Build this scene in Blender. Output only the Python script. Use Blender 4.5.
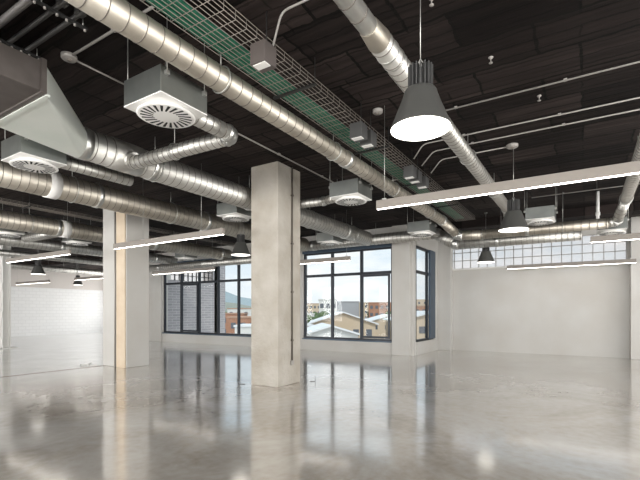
import bpy, math, random
from mathutils import Vector, Matrix
random.seed(7)
C = bpy.context.scene
for o in list(bpy.data.objects): bpy.data.objects.remove(o)
PI = math.pi
EYE = 1.5
# ------------------------------------------------------------ camera
YAW = math.radians(32.1)
cd = bpy.data.cameras.new('camera'); cam = bpy.data.objects.new('camera', cd); C.collection.objects.link(cam)
cam.location = (0, 0, EYE); cam.rotation_euler = (PI/2, 0, YAW - PI/2)
cd.sensor_width = 36; cd.lens = 23.85; cd.shift_y = 0.1125; cd.clip_end = 6000; cd.clip_start = .05
C.camera = cam
C.view_settings.view_transform = 'Standard'; C.view_settings.look = 'None'
C.view_settings.gamma = 1; C.view_settings.use_curve_mapping = False
C.view_settings.exposure = 0.12
LAMP_STRIP = 10.0
LAMP_BELL = 3.2
# ------------------------------------------------------------ sky
w = bpy.data.worlds.new('sky'); C.world = w; w.use_nodes = True
nt = w.node_tree; nt.nodes.clear(); N = nt.nodes.new; L = nt.links.new
out = N('ShaderNodeOutputWorld'); bg = N('ShaderNodeBackground'); L(bg.outputs[0], out.inputs[0])
tc = N('ShaderNodeTexCoord'); sep = N('ShaderNodeSeparateXYZ'); L(tc.outputs['Generated'], sep.inputs[0])
el = N('ShaderNodeMapRange'); L(sep.outputs['Z'], el.inputs[0]); el.inputs[1].default_value = 0.0; el.inputs[2].default_value = .35
grad = N('ShaderNodeValToRGB'); L(el.outputs[0], grad.inputs[0])
grad.color_ramp.elements[0].color = (.74, .78, .80, 1); grad.color_ramp.elements[1].color = (.36, .56, .72, 1)
mp = N('ShaderNodeMapping'); mp.inputs['Scale'].default_value = (2.5, 2.5, 9); L(tc.outputs['Generated'], mp.inputs[0])
nz = N('ShaderNodeTexNoise'); nz.inputs['Scale'].default_value = 1.6; nz.inputs['Detail'].default_value = 7; nz.inputs['Roughness'].default_value = .6
L(mp.outputs[0], nz.inputs['Vector'])
cr = N('ShaderNodeValToRGB'); cr.color_ramp.elements[0].position = .42; cr.color_ramp.elements[1].position = .64; L(nz.outputs[0], cr.inputs[0])
mx = N('ShaderNodeMix'); mx.data_type = 'RGBA'; L(cr.outputs[0], mx.inputs[0]); L(grad.outputs[0], mx.inputs[6]); mx.inputs[7].default_value = (.86, .87, .87, 1)
L(mx.outputs[2], bg.inputs[0])
# the sky is brighter on the sun's side, behind the building
sm = N('ShaderNodeMapRange'); sm.interpolation_type = 'SMOOTHSTEP'; L(sep.outputs['X'], sm.inputs[0])
sm.inputs[1].default_value = .3; sm.inputs[2].default_value = -.7; sm.inputs[3].default_value = 1.2; sm.inputs[4].default_value = 1.6
L(sm.outputs[0], bg.inputs[1])
sd = bpy.data.lights.new('sun', 'SUN'); sun = bpy.data.objects.new('sun', sd); C.collection.objects.link(sun)
sd.energy = 1.6; sd.angle = math.radians(3); sd.color = (1, .95, .87)
sun.rotation_euler = Vector((.55, .35, -.75)).to_track_quat('-Z', 'Y').to_euler()

# area lights added outside unseen rear, right and wing wall openings to brighten the hall
FILL = 9.2
for (x, y, rz, sx) in [(18.35, 24.2, PI/2, 9.0)] + [(-7.3, yy, -PI/2, 5.0) for yy in (-4.6, 1.4, 7.4, 13.4, 19.4, 25.4)] + [(xx, -8.3, 0, 4.2) for xx in (-4, 1.5, 7.0, 12.5)]:
    ld = bpy.data.lights.new('fill_light', 'AREA'); lo = bpy.data.objects.new('fill_light', ld); C.collection.objects.link(lo)
    ld.shape = 'RECTANGLE'; ld.size = sx; ld.size_y = 3.3; ld.energy = FILL*sx*3.3*PI*(.42 if x > 18 else 1); ld.color = (1, .98, .945)
    lo.location = (x, y, 2.3); lo.rotation_euler = (PI/2, 0, rz)
# ------------------------------------------------------------ materials
def mat(name, col, rough=.6, metal=0.0, noise=None, bump=None, col2=None, spec=.5, emit=None, var=None):
    m = bpy.data.materials.new(name); m.use_nodes = True; t = m.node_tree; b = t.nodes['Principled BSDF']
    b.inputs['Base Color'].default_value = (*col, 1); b.inputs['Roughness'].default_value = rough
    b.inputs['Metallic'].default_value = metal; b.inputs['Specular IOR Level'].default_value = spec
    if noise or bump:
        tc = t.nodes.new('ShaderNodeTexCoord'); n = t.nodes.new('ShaderNodeTexNoise'); n.inputs['Detail'].default_value = 6
        n.inputs['Scale'].default_value = noise or bump[0]; t.links.new(tc.outputs['Object'], n.inputs['Vector'])
        if noise:
            r = t.nodes.new('ShaderNodeValToRGB'); t.links.new(n.outputs[0], r.inputs[0])
            r.color_ramp.elements[0].position = .35; r.color_ramp.elements[1].position = .68
            r.color_ramp.elements[0].color = (*col, 1); r.color_ramp.elements[1].color = (*(col2 or [c*1.15 for c in col]), 1)
            t.links.new(r.outputs[0], b.inputs['Base Color'])
        if bump:
            n2 = t.nodes.new('ShaderNodeTexNoise'); n2.inputs['Scale'].default_value = bump[0]; n2.inputs['Detail'].default_value = 4
            t.links.new(tc.outputs['Object'], n2.inputs['Vector'])
            bp = t.nodes.new('ShaderNodeBump'); bp.inputs['Strength'].default_value = bump[1]; bp.inputs['Distance'].default_value = bump[2]
            t.links.new(n2.outputs[0], bp.inputs['Height']); t.links.new(bp.outputs[0], b.inputs['Normal'])
    if emit: b.inputs['Emission Color'].default_value = (*emit[0], 1); b.inputs['Emission Strength'].default_value = emit[1]
    return m
M = {}
M['galv'] = mat('galvanised_steel', (.54, .53, .50), .46, .95, noise=3, col2=(.66, .65, .62))
M['galv_seam'] = mat('duct_coupling', (.62, .62, .60), .36, .95)
M['galv_warm'] = mat('galvanised_warm', (.46, .42, .36), .48, .95, noise=2.2, col2=(.62, .58, .51))
M['seam'] = mat('duct_lock_seam', (.22, .20, .18), .5, .8)
M['sheet'] = mat('sheet_metal_pale', (.72, .77, .72), .45, .4, noise=1.5, col2=(.80, .83, .79))
M['sheet_dark'] = mat('sheet_metal_dark', (.085, .072, .066), .5, .4, noise=4, col2=(.11, .095, .088))
M['box_grey'] = mat('plenum_galv', (.17, .18, .175), .42, .85, noise=2, col2=(.24, .25, .235))
M['rod'] = mat('zinc_rod', (.42, .42, .40), .4, .7)
M['darkmetal'] = mat('dark_metal', (.04, .04, .04), .5, .5)
M['white'] = mat('white_enamel', (.78, .77, .75), .4)
M['slot'] = mat('slot_dark', (.012, .012, .012), .8)
M['conduit'] = mat('conduit_grey', (.36, .34, .32), .45, .2)
M['conduit_dark'] = mat('conduit_dark', (.05, .048, .046), .5, .2)
M['green'] = mat('green_cable', (.008, .13, .075), .5, noise=20, col2=(.014, .19, .11))
M['tray'] = mat('tray_wire', (.30, .27, .24), .5, .4)
M['alu'] = mat('lamp_housing', (.25, .225, .20), .5, .1)
M['bell'] = mat('bell_shade', (.10, .10, .095), .45, .4)
M['fins'] = mat('heat_sink', (.10, .10, .10), .5, .5)
M['strip'] = mat('strip_diffuser', (.9, .9, .88), .5, emit=((1.0, .95, .88), LAMP_STRIP))
M['disc'] = mat('bell_diffuser', (.9, .9, .88), .5, emit=((1.0, .96, .88), LAMP_BELL))
M['frame'] = mat('window_frame_dark', (.018, .022, .03), .4, .3)
M['frame_blue'] = mat('window_reveal_blue', (.06, .09, .13), .4, .2)
M['col'] = mat('concrete_column_paint', (.37, .335, .285), .75, noise=2.0, col2=(.47, .44, .395), bump=(14, .8, .02))
M['col2'] = mat('warm_cover', (.62, .50, .37), .7, noise=3, col2=(.68, .57, .44))
M['wallp'] = mat('wall_paint', (.52, .50, .47), .6, noise=.8, col2=(.57, .56, .54), bump=(30, .08, .01))
M['wallw'] = mat('wall_paint_white', (.74, .73, .70), .6, noise=.6, col2=(.78, .77, .75))
M['pipe_light'] = mat('pipe_light', (.16, .15, .145), .5, .2)

def tex_mat(name, build):
    m = bpy.data.materials.new(name); m.use_nodes = True; t = m.node_tree
    build(t, t.nodes['Principled BSDF'], t.nodes.new, t.links.new); return m
def f_floor(c1, c2, c3, r0, r1, spec):
    def f(t, b, N, L):
        tc = N('ShaderNodeTexCoord')
        n1 = N('ShaderNodeTexNoise'); n1.inputs['Scale'].default_value = .55; n1.inputs['Detail'].default_value = 10; n1.inputs['Roughness'].default_value = .62; n1.inputs['Distortion'].default_value = .8
        L(tc.outputs['Object'], n1.inputs['Vector'])
        r = N('ShaderNodeValToRGB'); L(n1.outputs[0], r.inputs[0]); e = r.color_ramp.elements
        e[0].position = .34; e[0].color = (*c1, 1); e[1].position = .68; e[1].color = (*c3, 1); k = e.new(.5); k.color = (*c2, 1)
        n2 = N('ShaderNodeTexNoise'); n2.inputs['Scale'].default_value = 9; n2.inputs['Detail'].default_value = 8; L(tc.outputs['Object'], n2.inputs['Vector'])
        mx = N('ShaderNodeMix'); mx.data_type = 'RGBA'; mx.blend_type = 'OVERLAY'; mx.inputs[0].default_value = .35
        L(r.outputs[0], mx.inputs[6]); L(n2.outputs[0], mx.inputs[7])
        L(mx.outputs[2], b.inputs['Base Color'])
        n3 = N('ShaderNodeTexNoise'); n3.inputs['Scale'].default_value = 1.4; n3.inputs['Detail'].default_value = 6; L(tc.outputs['Object'], n3.inputs['Vector'])
        mr = N('ShaderNodeMapRange'); L(n3.outputs[0], mr.inputs[0]); mr.inputs[1].default_value = .3; mr.inputs[2].default_value = .7; mr.inputs[3].default_value = r0; mr.inputs[4].default_value = r1
        L(mr.outputs[0], b.inputs['Roughness']); b.inputs['Specular IOR Level'].default_value = spec; b.inputs['IOR'].default_value = 1.7; b.inputs['Metallic'].default_value = .25; b.inputs['Coat Weight'].default_value = .5; b.inputs['Coat IOR'].default_value = 1.8; b.inputs['Coat Roughness'].default_value = .10
        n4 = N('ShaderNodeTexNoise'); n4.inputs['Scale'].default_value = 5; n4.inputs['Detail'].default_value = 3; L(tc.outputs['Object'], n4.inputs['Vector'])
        bp = N('ShaderNodeBump'); bp.inputs['Strength'].default_value = .07; bp.inputs['Distance'].default_value = .01; L(n4.outputs[0], bp.inputs['Height']); L(bp.outputs[0], b.inputs['Normal'])
    return f
M['floor'] = tex_mat('polished_concrete', f_floor((.50, .44, .375), (.68, .635, .58), (.84, .81, .775), .10, .17, 1.0))
M['floor2'] = tex_mat('pale_floor', f_floor((.70, .67, .64), (.78, .76, .73), (.84, .83, .81), .12, .2, .8))
def f_ceil(t, b, N, L):
    tc = N('ShaderNodeTexCoord'); mp = N('ShaderNodeMapping'); L(tc.outputs['Object'], mp.inputs[0]); mp.inputs['Rotation'].default_value = (0, 0, PI/2)
    nd = N('ShaderNodeTexNoise'); nd.inputs['Scale'].default_value = 5; nd.inputs['Detail'].default_value = 4; L(mp.outputs[0], nd.inputs['Vector'])
    va = N('ShaderNodeVectorMath'); va.operation = 'SCALE'; va.inputs[3].default_value = .09; L(nd.outputs['Color'], va.inputs[0])
    vb = N('ShaderNodeVectorMath'); L(mp.outputs[0], vb.inputs[0]); L(va.outputs[0], vb.inputs[1])
    def brick(w, h, off, c1, c2, mo, ms):
        br = N('ShaderNodeTexBrick'); L(vb.outputs[0], br.inputs['Vector']); br.inputs['Scale'].default_value = 1; br.inputs['Brick Width'].default_value = w; br.inputs['Row Height'].default_value = h
        br.inputs['Mortar Size'].default_value = ms; br.inputs['Color1'].default_value = c1; br.inputs['Color2'].default_value = c2; br.inputs['Mortar'].default_value = mo; br.offset = off; return br
    br = brick(1.15, .62, .37, (.006, .0042, .004, 1), (.034, .0255, .0235, 1), (.004, .0035, .003, 1), .018)
    b2 = brick(2.6, .21, .6, (.8, .8, .8, 1), (1.15, 1.15, 1.15, 1), (.45, .45, .45, 1), .012)
    mp2 = N('ShaderNodeMapping'); L(tc.outputs['Object'], mp2.inputs[0]); mp2.inputs['Scale'].default_value = (9, .5, 1)
    n = N('ShaderNodeTexNoise'); n.inputs['Scale'].default_value = 1.2; n.inputs['Detail'].default_value = 8; L(mp2.outputs[0], n.inputs['Vector'])
    r = N('ShaderNodeMapRange'); L(n.outputs[0], r.inputs[0]); r.inputs[1].default_value = .3; r.inputs[2].default_value = .7; r.inputs[3].default_value = .6; r.inputs[4].default_value = 1.5
    mx = N('ShaderNodeMix'); mx.data_type = 'RGBA'; mx.blend_type = 'MULTIPLY'; mx.inputs[0].default_value = 1; L(br.outputs['Color'], mx.inputs[6]); L(r.outputs[0], mx.inputs[7])
    m2 = N('ShaderNodeMix'); m2.data_type = 'RGBA'; m2.blend_type = 'MULTIPLY'; m2.inputs[0].default_value = 1; L(mx.outputs[2], m2.inputs[6]); L(b2.outputs['Color'], m2.inputs[7])
    L(m2.outputs[2], b.inputs['Base Color']); b.inputs['Roughness'].default_value = .8; b.inputs['Specular IOR Level'].default_value = .14
    ad = N('ShaderNodeMath'); ad.operation = 'SUBTRACT'; L(n.outputs[0], ad.inputs[0]); L(b2.outputs['Fac'], ad.inputs[1])
    bp = N('ShaderNodeBump'); bp.inputs['Strength'].default_value = .8; bp.inputs['Distance'].default_value = .03; L(ad.outputs[0], bp.inputs['Height']); L(bp.outputs[0], b.inputs['Normal'])
M['ceil'] = tex_mat('black_painted_slab', f_ceil)
def f_brick(c1, c2, mor, axis, bw=.4, rh=.2, top=None):
    def f(t, b, N, L):
        tc = N('ShaderNodeTexCoord'); s = N('ShaderNodeSeparateXYZ'); L(tc.outputs['Object'], s.inputs[0]); cb = N('ShaderNodeCombineXYZ')
        L(s.outputs[axis], cb.inputs[0]); L(s.outputs['Z'], cb.inputs[1])
        br = N('ShaderNodeTexBrick'); L(cb.outputs[0], br.inputs['Vector']); br.inputs['Scale'].default_value = 1
        br.inputs['Brick Width'].default_value = bw; br.inputs['Row Height'].default_value = rh; br.inputs['Mortar Size'].default_value = .012
        br.inputs['Color1'].default_value = (*c1, 1); br.inputs['Color2'].default_value = (*c2, 1); br.inputs['Mortar'].default_value = (*mor, 1)
        o = br.outputs['Color']
        if top:
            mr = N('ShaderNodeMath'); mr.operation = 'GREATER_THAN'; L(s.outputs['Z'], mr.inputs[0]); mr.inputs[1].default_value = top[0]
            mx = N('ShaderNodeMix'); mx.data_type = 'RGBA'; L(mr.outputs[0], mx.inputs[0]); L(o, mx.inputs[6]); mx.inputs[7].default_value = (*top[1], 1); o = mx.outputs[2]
        L(o, b.inputs['Base Color']); b.inputs['Roughness'].default_value = .6
        bp = N('ShaderNodeBump'); bp.inputs['Strength'].default_value = .4; bp.inputs['Distance'].default_value = .01; bp.invert = True; L(br.outputs['Fac'], bp.inputs['Height']); L(bp.outputs[0], b.inputs['Normal'])
    return f
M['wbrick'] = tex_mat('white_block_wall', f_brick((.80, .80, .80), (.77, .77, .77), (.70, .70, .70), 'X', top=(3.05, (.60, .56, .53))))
M['gbrick'] = tex_mat('grey_block_wall', f_brick((.33, .31, .32), (.27, .26, .27), (.46, .45, .45), 'X', .5, .14))
def f_glass(t, b, N, L):
    t.nodes.remove(b); o = t.nodes['Material Output']; tr = N('ShaderNodeBsdfTransparent'); tr.inputs[0].default_value = (.985, .99, .99, 1)
    g = N('ShaderNodeBsdfGlossy'); g.inputs['Roughness'].default_value = .01; lw = N('ShaderNodeLayerWeight'); lw.inputs[0].default_value = .5
    pw = N('ShaderNodeMath'); pw.operation = 'POWER'; L(lw.outputs['Facing'], pw.inputs[0]); pw.inputs[1].default_value = 4
    ma = N('ShaderNodeMath'); ma.operation = 'MULTIPLY_ADD'; L(pw.outputs[0], ma.inputs[0]); ma.inputs[1].default_value = .5; ma.inputs[2].default_value = .012
    m = N('ShaderNodeMixShader'); L(ma.outputs[0], m.inputs[0]); L(tr.outputs[0], m.inputs[1]); L(g.outputs[0], m.inputs[2]); L(m.outputs[0], o.inputs[0])
M['glass'] = tex_mat('window_glass', f_glass)
def f_milk(t, b, N, L):
    o = t.nodes['Material Output']; tr = N('ShaderNodeBsdfTranslucent'); tr.inputs[0].default_value = (1, .97, .96, 1)
    tp = N('ShaderNodeBsdfTransparent'); tp.inputs[0].default_value = (1, .975, .965, 1)
    b.inputs['Base Color'].default_value = (.75, .75, .78, 1); b.inputs['Roughness'].default_value = .15
    m = N('ShaderNodeMixShader'); m.inputs[0].default_value = .85; L(tr.outputs[0], m.inputs[1]); L(tp.outputs[0], m.inputs[2])
    m2 = N('ShaderNodeMixShader'); m2.inputs[0].default_value = .12; L(m.outputs[0], m2.inputs[1]); L(b.outputs[0], m2.inputs[2]); L(m2.outputs[0], o.inputs[0])
M['milk'] = tex_mat('obscured_glass', f_milk)

# ------------------------------------------------------------ mesh helpers
class MB:
    def __init__(s): s.v = []; s.f = []; s.sm = []; s.mi = []; s.cur = 0
    def add(s, vs, fs, smooth=False):
        n = len(s.v); s.v += [tuple(v) for v in vs]; s.f += [tuple(i + n for i in f) for f in fs]; s.sm += [smooth]*len(fs); s.mi += [s.cur]*len(fs); return s
    def box(s, x0, x1, y0, y1, z0, z1, bev=0):
        if bev:
            # chamfered vertical and horizontal edges
            b = bev; P = []
            for z, i in ((z0, b), (z0+b, 0), (z1-b, 0), (z1, b)):
                X0, X1, Y0, Y1 = x0+i, x1-i, y0+i, y1-i
                P += [(X0+b, Y0, z), (X1-b, Y0, z), (X1, Y0+b, z), (X1, Y1-b, z), (X1-b, Y1, z), (X0+b, Y1, z), (X0, Y1-b, z), (X0, Y0+b, z)]
            F = [tuple(range(7, -1, -1)), tuple(range(24, 32))]
            for k in range(3):
                for j in range(8): F.append((k*8+j, k*8+(j+1) % 8, (k+1)*8+(j+1) % 8, (k+1)*8+j))
            return s.add(P, F)
        return s.add([(x0, y0, z0), (x1, y0, z0), (x1, y1, z0), (x0, y1, z0), (x0, y0, z1), (x1, y0, z1), (x1, y1, z1), (x0, y1, z1)],
                     [(3, 2, 1, 0), (4, 5, 6, 7), (0, 1, 5, 4), (1, 2, 6, 5), (2, 3, 7, 6), (3, 0, 4, 7)])
    def sweep(s, pts, rad, n=16, caps=True, smooth=True):
        pts = [Vector(p) for p in pts]
        if not isinstance(rad, (list, tuple)): rad = [rad]*len(pts)
        T = []
        for i in range(len(pts)):
            a = pts[max(i-1, 0)]; b = pts[min(i+1, len(pts)-1)]; T.append((b-a).normalized())
        up = Vector((0, 0, 1)) if abs(T[0].z) < .9 else Vector((0, 1, 0))
        u = (up - T[0]*up.dot(T[0])).normalized(); vs = []
        for i, p in enumerate(pts):
            if i: u = (u - T[i]*u.dot(T[i])).normalized()
            v = T[i].cross(u)
            for k in range(n):
                a = 2*PI*k/n; vs.append(p + (u*math.cos(a) + v*math.sin(a))*rad[i])
        fs = [(i*n+k, i*n+(k+1) % n, (i+1)*n+(k+1) % n, (i+1)*n+k) for i in range(len(pts)-1) for k in range(n)]
        s.add(vs, fs, smooth)
        if caps:
            s.f += [tuple(len(s.v)-len(vs)+k for k in range(n-1, -1, -1)), tuple(len(s.v)-n+k for k in range(n))]; s.sm += [False]*2; s.mi += [s.cur]*2
        return s
    def rod(s, a, b, r, n=8): return s.sweep([a, b], r, n)
    def lathe(s, prof, c, n=32, caps=False):
        vs = [(c[0]+r*math.cos(2*PI*k/n), c[1]+r*math.sin(2*PI*k/n), c[2]+z) for r, z in prof for k in range(n)]
        fs = [(i*n+k, i*n+(k+1) % n, (i+1)*n+(k+1) % n, (i+1)*n+k) for i in range(len(prof)-1) for k in range(n)]
        s.add(vs, fs, True)
        if caps:
            b0 = len(s.v)-len(vs); s.f += [tuple(b0+k for k in range(n-1, -1, -1)), tuple(len(s.v)-n+k for k in range(n))]; s.sm += [False]*2; s.mi += [s.cur]*2
        return s
    def build(s, name, m, parent=None, origin=None):
        me = bpy.data.meshes.new(name); O = Vector(origin) if origin else Vector((0, 0, 0))
        me.from_pydata([tuple(Vector(v)-O) for v in s.v], [], s.f); ms = m if isinstance(m, (list, tuple)) else [m]
        for q in ms: me.materials.append(q if not isinstance(q, str) else M[q])
        me.polygons.foreach_set('use_smooth', s.sm); me.polygons.foreach_set('material_index', s.mi); me.update()
        o = bpy.data.objects.new(name, me); C.collection.objects.link(o); o.location = O
        if parent: o.parent = parent; o.location = O - parent.location
        return o
def tag(o, label=None, cat=None, group=None, kind=None):
    if label: o['label'] = label
    if cat: o['category'] = cat
    if group: o['group'] = group
    if kind: o['kind'] = kind
    return o
def thing(name, loc, label, cat, group=None):
    o = bpy.data.objects.new(name, None); C.collection.objects.link(o); o.location = loc; o.empty_display_size = .1
    return tag(o, label, cat, group)
def Z(p): return Vector((p[0], p[1], p[2]+EYE))      # heights given from the eye line

H = 4.5
# ------------------------------------------------------------ setting
m = MB().box(-7, 18.2, -8, 29.7, -.3, 0)
m.cur = 1
f = MB(); f.cur = 0
f.box(-7, 17.3, -8, 5.1, -.3, 0); f.box(-7, 14.3, 5.1, 11.4, -.3, 0); f.cur = 1; f.box(-7, 14.3, 11.4, 18.7, -.3, 0); f.box(-7, 18.2, 18.7, 29.7, -.3, 0)
tag(f.build('floor', ['floor', 'floor2']), 'polished grey concrete floor with pale section at the left', 'floor', kind='structure')
j = MB(); j.box(-7, 6.85, 11.385, 11.415, 0, .004); j.box(6.85, 7.3, 11.53, 11.55, 0, .003)
tag(j.build('trim_1', mat('joint_brown', (.16, .11, .07), .7)), 'thin brown joint line across the floor at the left column', 'floor joint', kind='structure')
c = MB().box(-7, 17.3, -8, 5.1, H, H+.3); c.box(-7, 14.3, 5.1, 18.7, H, H+.3); c.box(-7, 18.2, 18.7, 29.7, H, H+.3)
for y in ():
    pass
tag(c.build('ceiling', 'ceil'), 'black painted concrete ceiling', 'ceiling', kind='structure')
# downstand beams of the black slab
b = MB(); b.box(12.55, 13.95, 18.6, 29.5, 4.22, H); b.box(14.3, 15.2, -7.9, 5.0, 4.25, H)
tag(b.build('trim_2', 'ceil'), 'black downstand beams below the ceiling', 'beam', kind='structure')

def wall_x(name, x0, x1, ya, yb, holes, m, label):
    """wall across Y with rectangular holes (y0,y1,z0,z1) sorted by y"""
    b = MB(); y = ya
    for (p, q, z0, z1) in holes:
        b.box(x0, x1, y, p, 0, H); b.box(x0, x1, p, q, 0, z0); b.box(x0, x1, p, q, z1, H); y = q
    b.box(x0, x1, y, yb, 0, H)
    return tag(b.build(name, m), label, 'wall', kind='structure')
wall_x('wall_front', 14.0, 14.3, 5.1, 18.7, [(5.78, 9.58, .45, 3.82), (10.6, 18.2, .45, 3.82)], 'wallp', 'pale painted window wall facing the camera')
wall_x('wall_right', 17.0, 17.3, -7.7, 5.1, [(-1.12, 4.72, 3.2, 4.12)], 'wallp', 'plain pale wall under the high grid window')
b = MB(); b.box(14.3, 14.32, 4.98, 5.1, 0, H)
b = MB(); b.box(14.0, 14.22, 5.0, 5.1, 0, H); b.box(14.22, 16.25, 4.95, 5.1, 0, .45); b.box(14.22, 16.25, 4.95, 5.1, 3.82, H); b.box(16.25, 17.0, 4.95, 5.1, 0, H)
tag(b.build('wall_return', 'wallp'), 'short return wall with the narrow side window', 'wall', kind='structure')
b = MB().box(-7, 18.2, 29.5, 29.7, 0, H)
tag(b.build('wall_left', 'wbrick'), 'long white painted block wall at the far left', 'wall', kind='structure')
b = MB(); x0 = -7
for xx in (-4, 1.5, 7.0, 12.5): b.box(x0, xx-2.1, -8, -7.7, 0, H); b.box(xx-2.1, xx+2.1, -8, -7.7, 0, .6); b.box(xx-2.1, xx+2.1, -8, -7.7, 4.0, H); x0 = xx+2.1  # openings of this unseen wall are added to let the area lights in
b.box(x0, 17.3, -8, -7.7, 0, H); tag(b.build('wall_side', 'wallw'), 'white wall on the right side of the hall', 'wall', kind='structure')
wall_x('wall_rear', -7.0, -6.8, -7.7, 29.5, [(yy-2.5, yy+2.5, .6, 4.0) for yy in (-4.6, 1.4, 7.4, 13.4, 19.4, 25.4)], 'wallw', 'rear wall behind the viewer with large openings added for fill light')  # unseen openings, cut for the added area lights
wall_x('wall_back', 18.0, 18.3, 18.7, 29.5, [(19.7, 28.7, .6, 4.0)], 'wallp', 'end wall of the left wing with a hidden opening added for fill light')  # opening added behind the left column so an area light brightens the wing
# the wing's outer wall seen through the left window, with a high strip opening
b = MB(); b.box(14.3, 14.6, 18.7, 19.0, -9, H+.6); b.box(14.6, 17.9, 18.7, 19.0, -9, 3.2); b.box(14.6, 17.9, 18.7, 19.0, 4.1, H+.6); b.box(17.9, 18.9, 18.7, 19.0, -9, H+.6)
tag(b.build('wall_wing', 'gbrick'), 'grey block outer wall of the wing seen through the left window', 'wall', kind='structure')
b = MB(); b.box(14.0, 14.9, 18.72, 20.1, 0, H); b.build('x', 'wallp'); bpy.data.objects['x'].name = 'trim_3'; tag(bpy.data.objects['trim_3'], 'pale pier at the left end of the windows', 'pier', kind='structure')
b = MB(); b.box(13.86, 14.0, 5.1, 5.74, 0, H, .01); b.box(13.9, 14.0, 18.25, 18.72, 0, H, .01)
b.box(16.65, 17.0, 4.45, 4.95, 0, H, .01); b.box(16.6, 17.0, -1.9, -1.2, 0, H, .01); b.box(16.85, 17.0, -2.3, -1.9, 0, H, .01)
tag(b.build('trim_4', 'wallp'), 'pale pilasters standing against the walls', 'pilaster', kind='structure')
b = MB(); b.box(16.93, 17.0, -1.2, 4.72, 3.14, 3.2)
tag(b.build('trim_5', 'wallw'), 'ledge under the high grid window', 'ledge', kind='structure')

# ------------------------------------------------------------ windows
def win_x(name, ya, yb, mull, z0, z1, zt, label, sash=()):
    t = thing(name, (14.1, (ya+yb)/2, z0), label, 'window'); t['kind'] = 'structure'
    X0, X1 = 14.06, 14.16; b = MB()
    b.box(X0, X1, ya, ya+.07, z0, z1); b.box(X0, X1, yb-.07, yb, z0, z1); b.box(X0, X1, ya+.07, yb-.07, z1-.07, z1); b.box(X0-.02, X1+.03, ya+.07, yb-.07, z0, z0+.08)
    b.build('window_frame', 'frame', t)
    MB().box(X0+.01, X1, ya+.07, yb-.07, zt-.05, zt+.05).build('transom', 'frame', t)
    for y in mull: MB().box(X0, X1+.01, y-.045, y+.045, z0+.08, z1-.07).build('mullion', 'frame', t)
    ed = sorted([ya+.07] + list(mull) + [yb-.07])
    for i in range(len(ed)-1):
        a, q = ed[i]+.03, ed[i+1]-.03
        for lo, hi in ((z0+.08, zt-.05), (zt+.05, z1-.07)):
            MB().box(X0+.045, X0+.055, a, q, lo, hi).build('pane', 'glass', t)
        if i in sash:
            s = MB(); X = X0-.035; w_ = .075
            s.box(X, X0, a, a+w_, z0+.1, zt-.06); s.box(X, X0, q-w_, q, z0+.1, zt-.06); s.box(X, X0, a+w_, q-w_, z0+.1, z0+.1+w_); s.box(X, X0, a+w_, q-w_, zt-.06-w_, zt-.06)
            so = s.build('sash', 'frame', t)
            MB().box(X-.04, X, q-.05 if i else a+.01, q-.02 if i else a+.05, 1.55, 1.72).build('handle', 'darkmetal', so)
    MB().box(13.93, 14.06, ya, yb, z0-.03, z0+.012).build('window_sill', 'frame_blue', t)
    return t
win_x('window_1', 5.78, 9.58, [7.03, 8.28], .45, 3.82, 2.92, 'wide dark framed window between the centre column and the corner', sash=(0,))
win_x('window_2', 10.6, 18.2, [11.87, 13.13, 14.4, 15.66, 16.92], .45, 3.82, 2.92, 'long dark framed ribbon window left of the centre column', sash=(4,))
# narrow side window in the return wall (faces -y)
t = thing('window_3', (15.2, 5.03, .45), 'narrow tall side window beside the corner pier', 'window'); t['kind'] = 'structure'
b = MB(); b.box(14.22, 14.3, 5.0, 5.09, .45, 3.82); b.box(16.14, 16.25, 5.0, 5.09, .45, 3.82); b.box(14.3, 16.14, 5.0, 5.09, .45, .53); b.box(14.3, 16.14, 5.0, 5.09, 3.74, 3.82)
b.build('window_frame', 'frame', t); MB().box(14.3, 16.14, 5.01, 5.09, 2.87, 2.97).build('transom', 'frame', t); MB().box(15.5, 15.58, 5.0, 5.09, .53, 3.74).build('mullion', 'frame', t)
MB().box(15.62, 16.25, 4.93, 5.0, .5, 3.82).build('side_panel', 'frame_blue', t)
MB().box(14.3, 16.14, 5.045, 5.055, .53, 2.87).build('pane', 'glass', t); MB().box(14.3, 16.14, 5.045, 5.055, 2.97, 3.74).build('pane', 'glass', t)
# head panels in blue grey over the windows
for nm, a, q in (('trim_6', 5.78, 9.58), ('trim_7', 10.6, 18.2)):
    tag(MB().box(13.94, 14.0, a, q, 3.80, 3.98).build(nm, 'frame_blue'), 'blue grey head board above the %s' % ('window right of the column' if a < 9 else 'ribbon window'), 'head board', kind='structure')
# high grid window
t = thing('window_4', (17.05, 1.8, 3.2), 'high strip window of small obscured panes over the plain wall', 'window'); t['kind'] = 'structure'
b = MB(); ncol = 19; w_ = 5.84/ncol
for i in range(ncol+1): y = -1.12+i*w_; b.box(17.04, 17.10, y-.011, y+.011, 3.2, 4.12)
for k in range(4): z = 3.2+k*.92/3; b.box(17.045, 17.095, -1.12, 4.72, z-.011, z+.011)
b.build('window_frame', 'conduit', t)
MB().box(17.06, 17.08, -1.12, 4.72, 3.2, 4.12).build('pane', 'milk', t)
# the wing's strip window outside
t = thing('window_5', (16.2, 18.8, 3.2), 'strip window with small panes in the grey outer wall', 'window'); t['kind'] = 'structure'
b = MB()
for i in range(12): x = 14.6+i*.3; b.box(x-.015, x+.015, 18.74, 18.82, 3.2, 4.1)
for k in range(4): b.box(14.6, 17.9, 18.74, 18.82, 3.2+k*.3-.015, 3.2+k*.3+.015)
b.build('window_frame', 'darkmetal', t); MB().box(14.6, 17.9, 18.77, 18.79, 3.2, 4.1).build('pane', 'milk', t)

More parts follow.
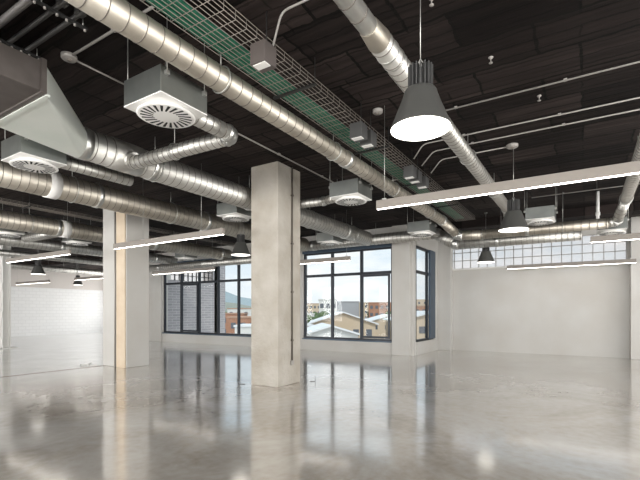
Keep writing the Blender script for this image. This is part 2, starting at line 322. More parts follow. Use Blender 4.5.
# ------------------------------------------------------------ columns
t = thing('concrete_column', (7.08, 5.54, 0), 'square concrete column standing alone in the centre of the hall', 'column')
MB().box(6.68, 7.47, 5.18, 5.88, 0, H, .012).build('shaft', 'col', t)
cn = MB(); cn.sweep([(7.14, 5.158, H), (7.14, 5.158, .5)], .016, 10); [cn.box(7.115, 7.165, 5.135, 5.18, z, z+.03) for z in (.9, 1.9, 2.9, 3.9)]
cn.build('conduit', mat('conduit_brown', (.11, .095, .08), .5), t)
so = MB().box(7.09, 7.19, 5.14, 5.18, .40, .5, .01).build('socket_box', 'conduit', t)
MB().sweep([(7.14, 5.141, .45), (7.14, 5.12, .45)], .033, 16).build('socket_cover', 'white', so)
t = thing('concrete_column', (7.2, 11.0, 0), 'square concrete column at the left with a warm toned vertical cover strip', 'column')
MB().box(6.86, 7.56, 10.42, 11.52, 0, H, .012).build('shaft', M['wallp'], t)
b = MB(); b.box(6.82, 6.86, 10.44, 10.82, 0, H, .006); b.build('cover_strip', 'col2', t)
MB().sweep([(6.835, 10.9, 0), (6.835, 10.9, H)], .022, 10).build('pipe', 'conduit', t)
# battened steel column at the frame's left edge
t = thing('steel_column', (7.9, 20.8, 0), 'white battened steel column at the far left edge', 'column')
for y in (20.35, 20.95):
    b = MB(); b.box(7.8, 8.1, y, y+.03, 0, H); b.box(7.8, 7.83, y-.12, y+.15, 0, H); b.box(8.07, 8.1, y-.12, y+.15, 0, H); b.build('channel', 'wallw', t)
for z in (.15, 1.25, 2.4, 3.45): MB().box(7.77, 7.80, 20.2, 21.15, z, z+.28).build('batten_plate', 'wallw', t)
MB().box(7.6, 8.3, 20.05, 21.3, 0, .03).build('base_plate', 'wallw', t)

# ------------------------------------------------------------ spiral ducts
def straight(b, p, q, r, pitch, n=28, ridge=.0045):
    p, q = Vector(p), Vector(q); Lg = (q-p).length; d = (q-p)/Lg; s = pitch*.5
    b.sweep([p, q], r, n); keep = b.cur; b.cur = 1
    while s < Lg-.02:
        b.sweep([p+d*(s-.004), p+d*(s+.004)], r+ridge, n, caps=True); s += pitch
    b.cur = keep
def duct(name, path, r, label, group=None, pitch=.15, bend=None, mt='galv', bands=3.0, hang=True, cat='duct', n=28, hang_off=1.2):
    P = [Z(p) for p in path]; R = r; bend = bend or R*1.6
    t = thing(name, tuple(P[0]), label, cat, group)
    cuts = []
    for i in range(1, len(P)-1):
        a = (P[i-1]-P[i]).normalized(); c = (P[i+1]-P[i]).normalized(); ang = a.angle(c); k = min(bend/math.tan(ang/2), .45*min((P[i-1]-P[i]).length, (P[i+1]-P[i]).length)) if ang < PI-.01 else 0
        cuts.append((P[i]+a*k, P[i], P[i]+c*k))
    st = P[0]
    for i in range(len(P)-1):
        en = cuts[i][0] if i < len(cuts) else P[-1]
        Lg = (en-st).length
        if Lg > .03:
            b = MB(); straight(b, st, en, R, pitch, n); b.build('duct_pipe', [mt, 'seam'], t)
            d = (en-st).normalized()
            if bands:
                s = 1.1
                while s < Lg-.2:
                    c0 = st+d*s; MB().sweep([c0-d*.045, c0-d*.04, c0+d*.04, c0+d*.045], [R+.004, R+.013, R+.013, R+.004], n).build('coupling_band', 'galv_seam', t); s += bands
            if hang and abs(d.z) < .3:
                s = hang_off
                while s < Lg-.1:
                    c0 = st+d*s; side = d.cross(Vector((0, 0, 1))).normalized()
                    ring = [c0 + side*math.cos(a)*(R+.014) + Vector((0, 0, 1))*math.sin(a)*(R+.014) for a in [2*PI*k/20 for k in range(21)]]
                    MB().sweep(ring, .008, 6, caps=False).build('hanger_strap', 'rod', t)
                    MB().rod(c0+Vector((0, 0, R)), Vector((c0.x, c0.y, H)), .006, 6).build('hanger_rod', 'rod', t); s += 2.4
        if i < len(cuts):
            A, V, B = cuts[i]; b = MB(); ns = 9; pts = []; rr = []
            for k in range(ns):
                u = k/(ns-1); p = A*(1-u)**2+V*2*u*(1-u)+B*u*u; pts.append(p); rr.append(R+.004)
            pp = []; r2 = []
            for k in range(ns):
                pp.append(pts[k]); r2.append(rr[k])
                if k < ns-1 and k % 2 == 1: pp.append(pts[k]+(pts[k+1]-pts[k])*.12); r2.append(R+.016); pp.append(pts[k]+(pts[k+1]-pts[k])*.24); r2.append(R+.004)
            b.sweep(pp, r2, n); b.build('elbow', 'galv_seam', t); st = B
    return t
dA = duct('spiral_duct', [(-1, 3.33, 2.5), (11.55, 3.33, 2.5), (12.15, 3.05, 2.14), (12.2, 2.4, 2.12), (12.2, -.45, 2.12)], .125,
          'long thin spiral duct beside the cable basket, bending right at its far end', pitch=.17, mt='galv_warm', bands=6, hang_off=1.9)
tB = duct('spiral_duct', [(3.75, 1.68, 2.6), (11.5, 1.68, 2.6), (12.05, 1.68, 2.27)], .115, 'straight spiral duct running behind the large bell lamp with a grille', pitch=.13, bands=0)
b = MB(); straight(b, Z((0, 1.68, 2.6)), Z((3.5, 1.68, 2.6)), .088, .2); b.build('duct_pipe', ['galv', 'seam'], tB)
MB().sweep([Z((3.5, 1.68, 2.6)), Z((3.51, 1.68, 2.6)), Z((3.74, 1.68, 2.6)), Z((3.75, 1.68, 2.6))], [.092, .095, .118, .115], 28).build('reducer', 'galv_warm', tB)
for x in (3.95, 4.1): MB().sweep([Z((x-.01, 1.68, 2.6)), Z((x+.01, 1.68, 2.6))], .121, 28).build('coupling_band', 'galv_seam', tB)
# grille set into the duct's lower side
b = MB(); n = 10; a0, a1 = math.radians(150), math.radians(228); fs = []; vs = []
cy, cz, R_ = 1.68, 2.6+EYE, .122
for xx in (4.22, 4.72):
    for k in range(n+1): a = a0+(a1-a0)*k/n; vs.append((xx, cy-R_*math.cos(a), cz+R_*math.sin(a)))
for k in range(n): fs.append((k, k+1, n+1+k+1, n+1+k))
b.add(vs, fs, True); g = b.build('grille', 'white', tB)
b = MB()
for i in range(14):
    for k in range(3):
        x = 4.25+i*.033; aa = a0+(a1-a0)*(k+.12)/3; ab = a0+(a1-a0)*(k+.88)/3; vs = []
        for xx in (x, x+.018):
            for q in range(4): a = aa+(ab-aa)*q/3; vs.append((xx, cy-(R_+.002)*math.cos(a), cz+(R_+.002)*math.sin(a)))
        b.add(vs, [(q, q+1, q+5, q+4) for q in range(3)], True)
b.build('grille_slots', 'slot', g)
duct('spiral_duct', [(3, -.75, 2.5), (11.6, -.75, 2.5), (12.2, -.62, 2.14), (12.2, -.46, 2.12)], .11, 'spiral duct at the right frame edge bending down to the cross duct', pitch=.13, bands=5)
tC = duct('spiral_duct', [(3.45, 6.25, 2.47), (12.9, 6.25, 2.47)], .225, 'wide spiral duct running on from the sheet metal cone', pitch=.14, mt='galv', bands=3.4)
MB().sweep([Z((3.35, 6.25, 2.47)), Z((3.47, 6.25, 2.47))], .232, 32).build('collar', 'galv_seam', tC)
b = MB(); b.sweep([Z((3.82, 6.25, 2.47)), Z((4.32, 6.25, 2.47))], .234, 32); b.sweep([Z((4.07, 6.25, 2.47)), Z((4.07, 5.98, 2.36))], .13, 24); b.build('tee_collar', 'galv', tC)
tD = duct('spiral_duct', [(1, 8.8, 2.47), (12.9, 8.8, 2.47)], .245, 'wide spiral duct passing just in front of the left column', pitch=.14, mt='galv_warm', bands=3.0)
MB().sweep([Z((4.1, 8.8, 2.47)), Z((4.3, 8.8, 2.47))], .262, 32).build('sleeve', 'white', tD)
duct('spiral_duct', [(13.1, 9.6, 2.44), (13.1, 3.95, 2.44), (13.1, 3.35, 2.06), (13.1, .1, 2.06)], .17, 'cross duct close to the windows stepping down at the corner', pitch=.14, bands=2.2)
tE = duct('spiral_duct', [(2, 12.9, 2.42), (13.2, 12.9, 2.42)], .235, 'wide spiral duct with a bright collar behind the left column', pitch=.14, mt='galv_warm', bands=3.2)
MB().sweep([Z((6.4, 12.9, 2.42)), Z((6.62, 12.9, 2.42))], .25, 32).build('sleeve', 'white', tE)
duct('spiral_duct', [(6.5, 13.1, 2.36), (6.5, 15.2, 2.36)], .14, 'short branch duct leaving the bright collar at the left', pitch=.14, hang=False, bands=0)
duct('spiral_duct', [(3, 16.3, 2.4), (13.2, 16.3, 2.4)], .2, 'spiral duct in the left background below the collared duct', pitch=.14, bands=4)
duct('spiral_duct', [(4, 20.0, 2.4), (17.5, 20.0, 2.4)], .13, 'thin duct far left above the bell lamps', pitch=.2, bands=4)
duct('spiral_duct', [(4, 24.6, 2.35), (17.8, 24.6, 2.35)], .16, 'thin duct nearest the white block wall', pitch=.2, bands=4)
duct('spiral_duct', [(13.0, 18.2, 2.1), (13.0, 10.2, 2.1)], .15, 'cross duct hanging along the head of the left ribbon window', pitch=.14, bands=3)
duct('branch_duct', [(3.36, 3.88, 2.29), (4.07, 3.88, 2.29), (4.07, 6.0, 2.33)], .098, 'thin branch duct bending from the top left diffuser box to the wide duct', pitch=.11, bands=0, hang_off=1.0, bend=.15)
duct('branch_duct', [(3.36, 6.87, 2.32), (4.6, 6.87, 2.34)], .098, 'short branch duct at the lower left diffuser box', pitch=.11, bands=0, hang=False)
duct('branch_duct', [(7.45, 4.2, 2.32), (7.63, 4.7, 2.34), (7.63, 6.0, 2.38)], .085, 'branch duct reaching the diffuser box right of the centre column', pitch=.11, bands=0, hang=False, bend=.15)
duct('branch_duct', [(11.82, 3.87, 2.3), (12.93, 3.87, 2.38)], .09, 'branch duct beside the corner diffuser box', pitch=.11, bands=0, hang=False)

# rectangular duct and square-to-round cone
t = thing('rectangular_duct', tuple(Z((1, 5.36, 2.25))), 'dark flat rectangular duct entering at the upper left corner', 'duct')
MB().box(-1.5, 2.18, 4.7, 6.04, EYE+2.25, EYE+2.56, .006).build('duct_body', 'sheet_dark', t)
MB().box(2.14, 2.19, 4.67, 6.07, EYE+2.23, EYE+2.58).build('flange', 'sheet_dark', t)
for y in (4.66, 6.08):
    for x in (-.6,): MB().rod((x, y, EYE+2.3), (x, y, H), .008, 6).build('hanger_rod', 'rod', t)
t = thing('duct_transition', tuple(Z((2.8, 5.8, 2.25))), 'pale sheet metal cone joining the flat duct to the round duct', 'duct fitting')
b = MB(); nn = 32; cor = [(6.0, 2.56), (4.72, 2.56), (4.72, 2.24), (6.0, 2.24)]
circ = [(3.36, 6.25+.226*math.cos(2*PI*k/nn), EYE+2.47+.226*math.sin(2*PI*k/nn)) for k in range(nn)]
cv = [(2.19, y, EYE+z) for y, z in cor]; V = circ+cv; F = []
for q in range(4):
    for k in range(8): F.append((nn+q, (q*8+k+1) % nn, q*8+k))       # corner fans
    F.append((nn+q, nn+(q+1) % 4, (q*8+8) % nn))                     # flat sides
F.append((nn, nn+3, nn+2, nn+1)); b.add(V, F, False)
b.build('cone_body', 'sheet', t)
b = MB(); b.box(2.19, 2.23, 4.69, 6.03, EYE+2.22, EYE+2.24); b.build('flange_rim', 'sheet', t)

# ------------------------------------------------------------ swirl diffusers
def diffuser(x, y, label, dz=2.2, group='swirl diffusers under plenum boxes', s=.305, hgt=.27, rods=True):
    t = thing('swirl_diffuser', (x, y, EYE+dz), label, 'ceiling diffuser', group)
    z = EYE+dz
    MB().box(x-s, x+s, y-s, y+s, z, z+hgt, .004).build('plenum_box', 'box_grey', t)
    MB().box(x-s, x+s, y-s, y+s, z-.012, z).build('white_plate', 'white', t)
    MB().lathe([(.225, -.012), (.225, -.045), (.30, -.055), (.305, -.065), (.28, -.072), (.02, -.072), (.0, -.072)], (x, y, z), 40).build('face_disc', 'white', t)
    b = MB()
    for k in range(22):
        a = 2*PI*k/22; r0, r1, wd = .135, .266, .016; tw = .35
        ca, sa = math.cos(a), math.sin(a); cb, sb = math.cos(a+tw*.45), math.sin(a+tw*.45)
        p0 = Vector((x+ca*r0, y+sa*r0, z-.0735)); p1 = Vector((x+cb*r1, y+sb*r1, z-.0735)); d = (p1-p0).normalized(); s_ = Vector((-d.y, d.x, 0))
        b.add([p0-s_*wd*.6, p1-s_*wd, p1+s_*wd, p0+s_*wd*.6], [(0, 1, 2, 3)])
    b.build('slots', 'slot', t)
    if rods:
        for sx, sy in ((-1, -1), (1, -1), (-1, 1), (1, 1)):
            b = MB(); b.rod((x+sx*(s-.06), y+sy*(s+.02), z+hgt-.08), (x+sx*(s-.06), y+sy*(s+.02), H), .005, 6); b.box(x+sx*(s-.06)-.02, x+sx*(s-.06)+.02, y+sy*(s+.02)-.02, y+sy*(s+.02)+.02, z+hgt-.09, z+hgt-.05)
            b.build('hanger_rod', 'rod', t)
    return t
diffuser(3.03, 3.88, 'large nearest swirl diffuser box at the upper left, above the wide duct')
diffuser(3.05, 6.87, 'swirl diffuser box partly behind the sheet metal cone')
diffuser(7.28, 3.86, 'swirl diffuser box just right of the centre column')
diffuser(7.25, 6.84, 'swirl diffuser box just left of the centre column under the wide duct')
diffuser(11.5, 3.87, 'grey swirl diffuser box above the corner pier')
diffuser(11.5, 6.85, 'swirl diffuser box in front of the window right of the column')
diffuser(11.45, .92, 'swirl diffuser box hanging over the right wall beside the second bell lamp')
diffuser(7.26, 13.6, 'swirl diffuser box left of the left column below the collared duct')
diffuser(5.4, 13.7, 'swirl diffuser at the far left frame edge', dz=2.2)
diffuser(11.5, 12.9+.62, 'swirl diffuser box over the left ribbon window', dz=2.15)
diffuser(13.0, -.55, 'swirl diffuser at the end of the cross duct by the right pilaster', dz=2.05)

# ------------------------------------------------------------ cable basket
def basket(name, y0, y1, zb, h, xa, xb, step, label, r=.0045):
    t = thing(name, (xa, (y0+y1)/2, zb), label, 'cable tray'); b = MB(); n = max(3, int(round((y1-y0)/.055)))
    for i in range(n+1): y = y0+(y1-y0)*i/n; b.rod((xa, y, zb), (xb, y, zb), r, 5)
    for y in (y0, y1):
        for z in (zb+h*.5, zb+h): b.rod((xa, y, z), (xb, y, z), r, 5)
    x = xa
    while x < xb:
        b.sweep([(x, y0, zb+h), (x, y0, zb-.004), (x, y1, zb-.004), (x, y1, zb+h)], r*.9, 5); x += step
    b.build('wire_basket', 'tray', t)
    x = xa+.8
    while x < xb:
        b = MB(); b.box(x-.02, x+.02, y0-.05, y1+.05, zb-.03, zb-.009); b.rod((x, y0-.035, zb-.02), (x, y0-.035, H), .005, 6); b.rod((x, y1+.035, zb-.02), (x, y1+.035, H), .005, 6)
        b.build('trapeze_hanger', 'darkmetal', t); x += 2.2
    return t
TZ = EYE+2.70
basket('basket_tray', 2.74, 3.27, TZ, .09, -1, 12.9, .15, 'long wire basket tray with green cables under the black ceiling', r=.0038)
basket('basket_tray', 12.0, 12.3, TZ, .06, 0, 13, .2, 'narrow wire basket tray above the collared duct at the left')
for k in range(11):
    lay = k//7; yy = (3.245-.039*(k % 7)) if lay == 0 else 3.22-.05*(k-7); zz = TZ+.024+lay*.038
    ph = random.random()*6; pts = [(-1+.35*i, yy+0.003*math.sin(i*.9+ph), zz+.001*math.sin(i*.7+ph)) for i in range(40)]
    tag(MB().sweep(pts, .0165, 7).build('green_cable', 'green', origin=(-1, yy, zz)), 'green cable lying in the long wire basket tray', 'cable', 'green cables in the basket tray')
# emergency luminaires hung under the basket
for (x, n_, lb) in ((3.3, 1, 'nearest dark box luminaire with pale lens under the basket tray'), (5.4, 1, 'first of the pair of dark box luminaires at mid tray, nearer one'), (5.72, 1, 'second of the pair of dark box luminaires at mid tray, farther one'),
                    (7.48, 1, 'nearest of the three far box luminaires under the tray'), (7.78, 1, 'middle one of the three far box luminaires under the tray'), (8.2, 1, 'farthest of the three far box luminaires under the tray')):
    t = thing('box_luminaire', (x, 2.74, EYE+2.46), lb, 'ceiling fixture', 'dark box luminaires along the basket tray')
    s = .095
    MB().box(x-s, x+s, 2.74-s, 2.74+s, EYE+2.46, EYE+2.665, .006).build('housing', mat('box_brown', (.09, .075, .07), .6) if x < 4 else 'fins', t)
    MB().box(x-s*.75, x+s*.2, 2.74-s*.8, 2.74+s*.8, EYE+2.452, EYE+2.46).build('lens', 'white', t)
    MB().rod((x, 2.70, EYE+2.66), (x, 2.70, H), .005, 8).build('mounting_rod', 'darkmetal', t)

# ------------------------------------------------------------ conduits on the ceiling
CZ = H-.02
def conduit(pts, r, label, m='conduit', clips=True, cat='conduit'):
    t = thing('ceiling_conduit', pts[0], label, cat); P = [Vector(p) for p in pts]; q = [P[0]]
    for i in range(1, len(P)-1):
        a = (P[i-1]-P[i]); c = (P[i+1]-P[i]); k = min(.08, a.length*.4, c.length*.4); A = P[i]+a.normalized()*k; B = P[i]+c.normalized()*k
        q += [A*(1-u)**2+P[i]*2*u*(1-u)+B*u*u for u in (0, .25, .5, .75, 1)]
    q.append(P[-1]); MB().sweep(q, r, 8).build('tube', m, t)
    if clips:
        for i in range(len(P)-1):
            d = P[i+1]-P[i]
            if abs(d.z) > .1: continue
            n_ = int(d.length/1.3)
            for k in range(n_):
                c0 = P[i]+d*((k+.5)/max(n_, 1)); MB().box(c0.x-r*1.7, c0.x+r*1.7, c0.y-r*1.7, c0.y+r*1.7, c0.z-r*.6, H).build('clip', m, t)
    return t
conduit([(6.3, 2.3, CZ), (6.3, -6, CZ)], .012, 'topmost long thin conduit across the black ceiling at the right')
conduit([(7.35, 2.62, TZ+.05), (7.35, 2.45, CZ), (7.35, -6, CZ)], .012, 'upper one of the close pair of conduits across the right ceiling')
conduit([(7.78, 2.62, TZ+.05), (7.78, 2.4, CZ), (7.78, -6, CZ)], .012, 'lower one of the close pair of conduits across the right ceiling')
conduit([(8.28, 2.6, TZ+.05), (8.28, 2.4, CZ), (8.28, 1.2, CZ)], .012, 'short conduit ending at the junction box of the second bell lamp')
conduit([(12.3, 1.2, CZ), (12.3, -6, CZ)], .012, 'far conduit just below the long strip lamp at the right')
conduit([(3.35, 2.68, EYE+2.6), (3.35, 2.55, CZ-.01), (3.35, -1, CZ)], .011, 'bent conduit dropping to the nearest box luminaire')
conduit([(4.05, 4.92, CZ), (8.7, 4.92, CZ)], .014, 'conduit passing diagonally across the top of the centre column')
conduit([(2.64, 5.05, CZ), (2.64, 3.4, CZ)], .014, 'conduit from the round detector toward the thin duct')
conduit([(2.70, 5.12, CZ), (3.36, 5.12, CZ)], .011, 'thin conduit from the round detector to the diffuser box')
conduit([(9.0, 4.6, CZ), (9.0, 3.2, CZ)], .012, 'short conduit beyond the diffuser box right of the centre column')
conduit([(1.93, 9, H-.05), (1.93, -1, H-.05)], .036, 'light grey thick pipe at the top left corner', 'pipe_light')
conduit([(2.13, 8, H-.04), (2.13, -1, H-.04)], .024, 'first dark pipe beside the light grey corner pipe', 'conduit_dark')
conduit([(2.3, 8, H-.04), (2.3, -1, H-.04)], .024, 'second dark pipe farther from the light grey corner pipe', 'conduit_dark')
for y, lb in ((4.35, 'pipe clamp rail at the top of the corner pipes'), (5.3, 'pipe clamp rail above the flat rectangular duct')):
    t = thing('clamp_rail', (2.1, y, H-.09), lb, 'pipe support'); MB().box(1.85, 2.42, y-.02, y+.02, H-.105, H-.086).build('rail', 'darkmetal', t)
    for x in (1.87, 1.93, 2.02, 2.13, 2.22, 2.3, 2.4):
        MB().sweep([(x, y, H-.125), (x, y, H-.09)], .012, 8).build('bolt', 'conduit', t)
    for x in (1.99, 2.38): MB().rod((x, y, H-.09), (x, y, H), .006, 6).build('rod', 'rod', t)
def roundbox(x, y, z, r, label, name='junction_box', cat='junction box', m='conduit'):
    t = thing(name, (x, y, z), label, cat); MB().lathe([(.001, -.05), (r*.85, -.05), (r, -.035), (r, 0)], (x, y, z), 20).build('housing', m, t)
    MB().lathe([(.001, -.062), (r*.3, -.062), (r*.35, -.05)], (x, y, z), 12).build('cap', 'alu', t)
    if z < H-.01: MB().rod((x, y, z), (x, y, H), .005, 6).build('rod', 'rod', t)
    return t
roundbox(2.64, 5.12, H, .085, 'round pale detector on the ceiling above the flat duct', 'ceiling_detector', 'detector')
roundbox(5.79, 2.62, H, .075, 'round junction box above the near end of the long strip lamp')
roundbox(8.28, 1.12, H, .10, 'round junction box above the second bell lamp')
roundbox(8.3, 4.75, H-.25, .10, 'pale round fixture hanging right of the centre column', 'hanging_detector', 'detector')
for x, y, lb in ((6.6, .55, 'small sprinkler head on the ceiling at the upper right'), (5.3, .95, 'small sprinkler head beside the duct behind the bell lamp'), (4.0, 1.25, 'small sprinkler head at the top beside the duct grille'), (9.3, 1.8, 'small sprinkler head near the second bell lamp')):
    t = thing('sprinkler_head', (x, y, H), lb, 'sprinkler'); MB().lathe([(.001, -.07), (.022, -.07), (.022, -.064), (.006, -.06), (.006, -.02), (.025, -.01), (.03, 0)], (x, y, H), 12).build('nozzle', 'conduit', t)
t = thing('drop_pipe', (13.1, -.02, 3.7), 'pale vertical pipe dropping by the end of the cross duct', 'pipe')
MB().rod((12.6, -.25, 3.75), (12.6, -.25, H), .035, 12).build('tube', 'white', t); MB().sweep([(12.6, -.25, 3.9), (12.6, -.25, 3.98)], .05, 12).build('coupling', 'white', t)

# ------------------------------------------------------------ lamps
def strip(x, y0, y1, label):
    z = 3.0; t = thing('strip_light', (x, (y0+y1)/2, z), label, 'ceiling lamp', 'suspended strip lamps')
    b = MB(); b.box(x-.035, x+.035, y0, y1, z+.008, z+.13, .004); b.build('housing', 'alu', t)
    MB().box(x-.016, x+.016, y0+.01, y1-.01, z, z+.008).build('diffuser', 'strip', t)
    for y in (y0+(.62 if y0 > 5.9 and y0 < 6 else .12), y1-(1.1 if y0 > 5.9 and y0 < 6 else .12)):
        MB().rod((x, y, z+.13), (x, y, H), .0035, 5).build('cable', 'rod', t); MB().box(x-.02, x+.02, y-.03, y+.03, z+.13, z+.15).build('clamp', 'rod', t)
strip(5.72, -1.0, 2.6, 'long suspended strip lamp crossing the upper right in front of the ducts')
strip(5.98, 5.96, 9.56, 'suspended strip lamp passing in front of the left column')
strip(5.9, 11.4, 15.0, 'suspended strip lamp at the far left above the pale floor')
strip(10.9, -3.6, -.08, 'suspended strip lamp entering from the right edge above the wall lamp')
strip(10.95, 5.83, 9.43, 'suspended strip lamp in front of the window right of the column')
strip(10.9, 11.3, 14.8, 'suspended strip lamp in front of the left ribbon window')
strip(10.9, 17.2, 20.6, 'short looking strip lamp beside the small bell lamp at the left')
strip(10.9, 23.0, 26.6, 'most distant strip lamp before the white block wall')
strip(16.1, -1.3, 2.35, 'suspended strip lamp close to the plain right wall')
def bell(x, y, label, z=3.0, s=1.0):
    t = thing('bell_lamp', (x, y, z), label, 'ceiling lamp', 'bell shaped pendant lamps')
    MB().lathe([(.252, -.0), (.25, .012), (.235, .05), (.20, .14), (.165, .225), (.145, .28), (.135, .315), (.125, .33), (.09, .332), (.001, .332)], (x, y, z), 40).build('shade', 'bell', t)
    MB().lathe([(.250, .0), (.24, .006), (.001, .006)], (x, y, z), 40).build('diffuser', 'disc', t)
    b = MB(); b.lathe([(.06, .33), (.06, .50)], (x, y, z), 16)
    for k in range(18):
        a = 2*PI*k/18; ca, sa = math.cos(a), math.sin(a); p = Vector((x+.05*ca, y+.05*sa, 0)); q = Vector((x+.105*ca, y+.105*sa, 0)); n_ = Vector((-sa, ca, 0))*.004
        vs = [p-n_, q-n_, q+n_, p+n_]; b.add([v+Vector((0, 0, z+.333)) for v in vs]+[v+Vector((0, 0, z+.53)) for v in vs], [(3, 2, 1, 0), (4, 5, 6, 7), (0, 1, 5, 4), (1, 2, 6, 5), (2, 3, 7, 6), (3, 0, 4, 7)])
    b.build('heat_sink', 'fins', t)
    b = MB(); b.box(x-.035, x+.035, y-.006, y+.006, z+.5, z+.56); b.sweep([(x, y-.02, z+.56), (x, y, z+.60), (x, y+.02, z+.56)], .004, 6); b.build('hook', 'rod', t)
    MB().rod((x, y, z+.59), (x, y, H), .004, 6).build('cable', 'rod', t)
    MB().lathe([(.001, -.03), (.045, -.03), (.05, 0)], (x, y, H), 16).build('ceiling_rose', 'bell', t)
bell(3.5, 1.19, 'large nearest bell lamp hanging in front of the grille duct', z=3.05)
bell(8.28, 1.10, 'medium bell lamp hanging below the long strip lamp', z=2.97)
bell(13.5, 2.56, 'bell lamp in front of the high grid window', z=3.0)
bell(8.35, 7.7, 'bell lamp partly hidden by the left side of the centre column', z=3.0)
bell(8.3, 18.4, 'larger bell lamp of the far left background', z=3.0)
bell(12.8, 23.9, 'smallest bell lamp farthest away before the white block wall', z=3.0)

# ------------------------------------------------------------ small things on walls and floor
t = thing('wall_socket', (16.6, -1.65, .45), 'small pale socket low on the right pilaster', 'socket'); MB().box(16.585, 16.6, -1.70, -1.60, .62, .72, .003).build('plate', 'white', t); MB().sweep([(16.586, -1.65, .67), (16.58, -1.65, .67)], .025, 12).build('insert', 'conduit', t)
pts = [(6.7, 11.55, .012), (6.55, 11.75, .012), (6.75, 11.95, .02), (6.5, 12.0, .03), (6.6, 12.2, .012), (6.45, 11.7, .05), (6.62, 11.62, .09)]
tag(MB().sweep(pts, .012, 6).build('loose_cable', 'white'), 'loose pale cable scrap on the floor beside the left column', 'cable')
tag(MB().sweep([(6.62, 5.98, .005), (6.55, 6.1, .006), (6.6, 6.2, .12)], .005, 6).build('cable_stub', 'conduit_dark'), 'thin cable stub on the floor left of the centre column', 'cable')
tag(MB().sweep([(7.6, 5.02, .005), (7.7, 4.95, .006), (7.66, 4.93, .12)], .005, 6).build('cable_stub', 'conduit_dark'), 'thin cable stub on the floor right of the centre column', 'cable')

# ------------------------------------------------------------ outside: the town below
GZ = -9.0
Fv = Vector((math.cos(YAW), math.sin(YAW), 0)); Rv = Vector((math.sin(YAW), -math.cos(YAW), 0))
def town(dist, side): p = Fv*dist + Rv*side; return Vector((p.x, p.y, GZ))
BR = mat('brick_red', (.36, .17, .10), .8, noise=.4, col2=(.42, .22, .14)); BE = mat('render_beige', (.55, .43, .30), .8, noise=.2, col2=(.60, .48, .36))
WH = mat('render_white', (.66, .65, .62), .8); GR = mat('render_grey', (.38, .38, .39), .8); RW = mat('roof_white', (.72, .72, .72), .7); TR = mat('roof_tile', (.42, .26, .18), .8)
WN = mat('far_window', (.10, .11, .13), .3); GRN = mat('tree_green', (.07, .11, .045), .9, noise=.3, col2=(.12, .17, .07)); GRD = mat('street_ground', (.30, .29, .27), .9)
HIL = mat('hill_scrub', (.20, .23, .19), 1, noise=.004, col2=(.30, .30, .25))
tag(MB().box(30, 3000, -1500, 3000, GZ-1, GZ).build('ground', GRD), 'street level ground of the town outside', 'ground', kind='structure')
def building(dist, side, wdt, dep, top, m, label, rows=0, cols=0, rot=0, roof=None, gable=0, name='apartment_building', group=None):
    o = thing(name, tuple(town(dist, side)), label, 'building', group); hgt = top-GZ
    o.rotation_euler = (0, 0, YAW - PI/2 + rot)     # local x = to the right, local -y = toward the room
    def P(b, nm, mm, par=None):
        q = b.build(nm, mm); q.parent = par or o; return q
    if gable:
        b = MB(); W = wdt/2; b.add([(-W, 0, 0), (W, 0, 0), (W, 0, hgt), (0, 0, hgt+gable), (-W, 0, hgt), (-W, dep, 0), (W, dep, 0), (W, dep, hgt), (0, dep, hgt+gable), (-W, dep, hgt)],
            [(0, 1, 2, 3, 4), (9, 8, 7, 6, 5), (1, 6, 7, 2), (0, 4, 9, 5)]); P(b, 'wall', m)
        b = MB(); e = .6; g = gable/W
        b.add([(-W-e, -e, hgt-g*e+.02), (0, -e, hgt+gable+.02), (W+e, -e, hgt-g*e+.02), (-W-e, dep+e, hgt-g*e+.02), (0, dep+e, hgt+gable+.02), (W+e, dep+e, hgt-g*e+.02)] +
              [(-W-e, -e, hgt-g*e+.3), (0, -e, hgt+gable+.3), (W+e, -e, hgt-g*e+.3), (-W-e, dep+e, hgt-g*e+.3), (0, dep+e, hgt+gable+.3), (W+e, dep+e, hgt-g*e+.3)],
              [(0, 1, 4, 3), (1, 2, 5, 4), (6, 9, 10, 7), (7, 10, 11, 8), (0, 6, 7, 1), (1, 7, 8, 2), (2, 8, 11, 5), (0, 3, 9, 6), (3, 4, 10, 9), (4, 5, 11, 10)]); P(b, 'roof', roof or RW)
    else:
        P(MB().box(-wdt/2, wdt/2, 0, dep, 0, hgt), 'wall', m); P(MB().box(-wdt/2-.2, wdt/2+.2, -.2, dep+.2, hgt, hgt+.35), 'roof', roof or m)
    for i in range(rows):
        for k in range(cols):
            x = -wdt/2 + wdt*(k+.5)/cols; z = hgt - 1.8 - i*3.1
            if z < 1: continue
            P(MB().box(x-.6, x+.6, -.05, .05, z-.7, z+.7), 'window', WN)
    return o
# px -> side = (px-320)/424*dist ; height = EYE-(py-312)/424*dist
def S(px, d): return (px-320)/424*d
def HT(py, d): return EYE-(py-312)/424*d
building(88, S(343, 88), 13.5, 30, HT(324, 88), BE, 'beige gabled warehouse with white roof outside the window', 1, 5, 0, gable=2.3, name='warehouse')
building(134, S(386, 134)+2, 14, 20, HT(322, 128), BE, 'second beige warehouse with a low white roof to the right of the gable', 1, 4, 0, gable=2.0, name='warehouse')
building(62, S(331, 62), 8, 12, HT(335, 62), WH, 'low white roofed shed in front of the gabled warehouse', 0, 0, .1, gable=1.2, name='shed')
building(77, S(299, 77), 5, 10, HT(327, 74), BR, 'small red brick house left of the gabled warehouse', 1, 3, .2, roof=RW)
building(130, S(328, 130), 5.5, 12, HT(300, 130), WH, 'narrow white apartment block behind the gabled warehouse', 4, 3)
building(190, S(347, 190), 11, 16, HT(302, 190), GR, 'wide grey block behind the warehouse ridge', 0, 0, .1, roof=GR)
building(180, S(382, 180), 11, 16, HT(303, 180), BR, 'row of brick apartments on the right of the wide window', 4, 5, -.1, roof=TR)
building(230, S(366, 230), 7, 16, HT(303, 230), BE, 'far beige block between the grey block and the brick apartments', 4, 3)
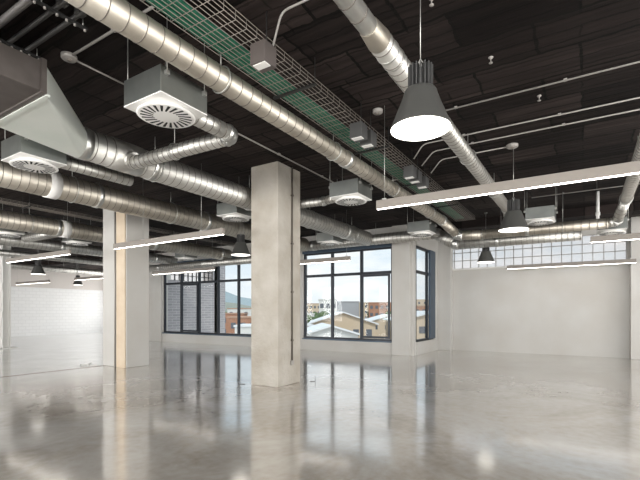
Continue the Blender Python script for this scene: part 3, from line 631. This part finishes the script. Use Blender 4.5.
building(240, S(313, 240), 13, 16, HT(304, 240), BE, 'far low beige houses at the left of the wide window', 2, 6, roof=TR)
building(165, S(305, 165), 7, 12, HT(315, 130), WH, 'white roofed hall left of the narrow white block', 0, 0)
building(120, S(228, 120), 9, 14, HT(314, 120), BR, 'brick house with tiled roof in the left ribbon window', 2, 4, .1, roof=TR)
building(100, S(243, 100), 7, 14, HT(318, 100), BR, 'nearer brick house in the left ribbon window', 2, 3, -.1, roof=TR)
building(160, S(246, 160), 14, 10, HT(309, 160), WH, 'pale row house behind the brick houses of the left window', 2, 5, roof=TR)
building(80, S(248, 80), 5, 10, HT(327, 80), WH, 'low white house at the bottom of the left ribbon window', 0, 0, roof=RW)
building(165, S(427, 165), 10, 14, HT(306, 150), BR, 'brick apartments seen in the narrow side window', 4, 4, roof=TR)
building(85, S(436, 85), 14, 20, HT(321, 85), BE, 'beige shed with a white roof in the narrow side window', 1, 5, gable=1.8, name='warehouse')
building(260, S(425, 260), 18, 16, HT(300, 260), BE, 'far beige block in the narrow side window', 3, 5)
# hills
def hill(name, px0, px1, d, pts, label, m=HIL):
    b = MB(); vs = []; n_ = len(pts); k = d/424
    for (px, py) in pts:
        a = town(d, S(px, d)); r = town(d*1.35, S(px, d)*1.25); f_ = town(d*.72, S(px, d)*.75)
        vs += [(f_.x, f_.y, GZ), (a.x, a.y, HT(py, d)), (r.x, r.y, GZ)]
    for i in range(n_-1): b.add([vs[3*i], vs[3*i+1], vs[3*i+4], vs[3*i+3]], [(0, 1, 2, 3)], True); b.add([vs[3*i+1], vs[3*i+2], vs[3*i+5], vs[3*i+4]], [(0, 1, 2, 3)], True)
    tag(b.build(name, m), label, 'hill', kind='structure')
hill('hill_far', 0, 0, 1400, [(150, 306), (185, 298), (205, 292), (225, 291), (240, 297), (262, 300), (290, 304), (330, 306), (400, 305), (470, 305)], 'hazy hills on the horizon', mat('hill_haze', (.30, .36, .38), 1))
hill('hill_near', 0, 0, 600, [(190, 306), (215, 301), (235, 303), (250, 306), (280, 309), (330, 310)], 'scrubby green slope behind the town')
for i, (px, py, d) in enumerate(((219, 313, 140), (236, 314, 140), (225, 311, 170), (307, 315, 135), (316, 312, 190), (323, 312, 124), (392, 310, 170), (372, 309, 200))):
    p = town(d, S(px, d)); h_ = HT(py, d)-GZ; t = thing('town_tree', tuple(p), ['round green tree beside the brick houses in the left window', 'bushy tree behind the near brick house', 'farther tree at the left of the brick houses', 'dark tree at the left edge of the wide window', 'tree near the white roofed hall', 'tree below the narrow white block', 'tree at the right end of the brick apartments', 'distant tree beside the far beige block'][i], 'tree')
    b = MB(); rnd = random.Random(i)
    for q in range(9):
        c_ = (p.x+rnd.uniform(-1.6, 1.6), p.y+rnd.uniform(-1.6, 1.6), GZ+h_-2+rnd.uniform(-1.8, .8)); rr = rnd.uniform(1.0, 1.7)
        b.lathe([(rr*math.cos(u), rr*math.sin(u)) for u in [(-PI/2+.01)+(PI-.02)*k/6 for k in range(7)]], c_, 9)
    b.build('crown', GRN, t); MB().rod((p.x, p.y, GZ), (p.x, p.y, GZ+h_-2), .25, 8).build('trunk', M['conduit_dark'], t)
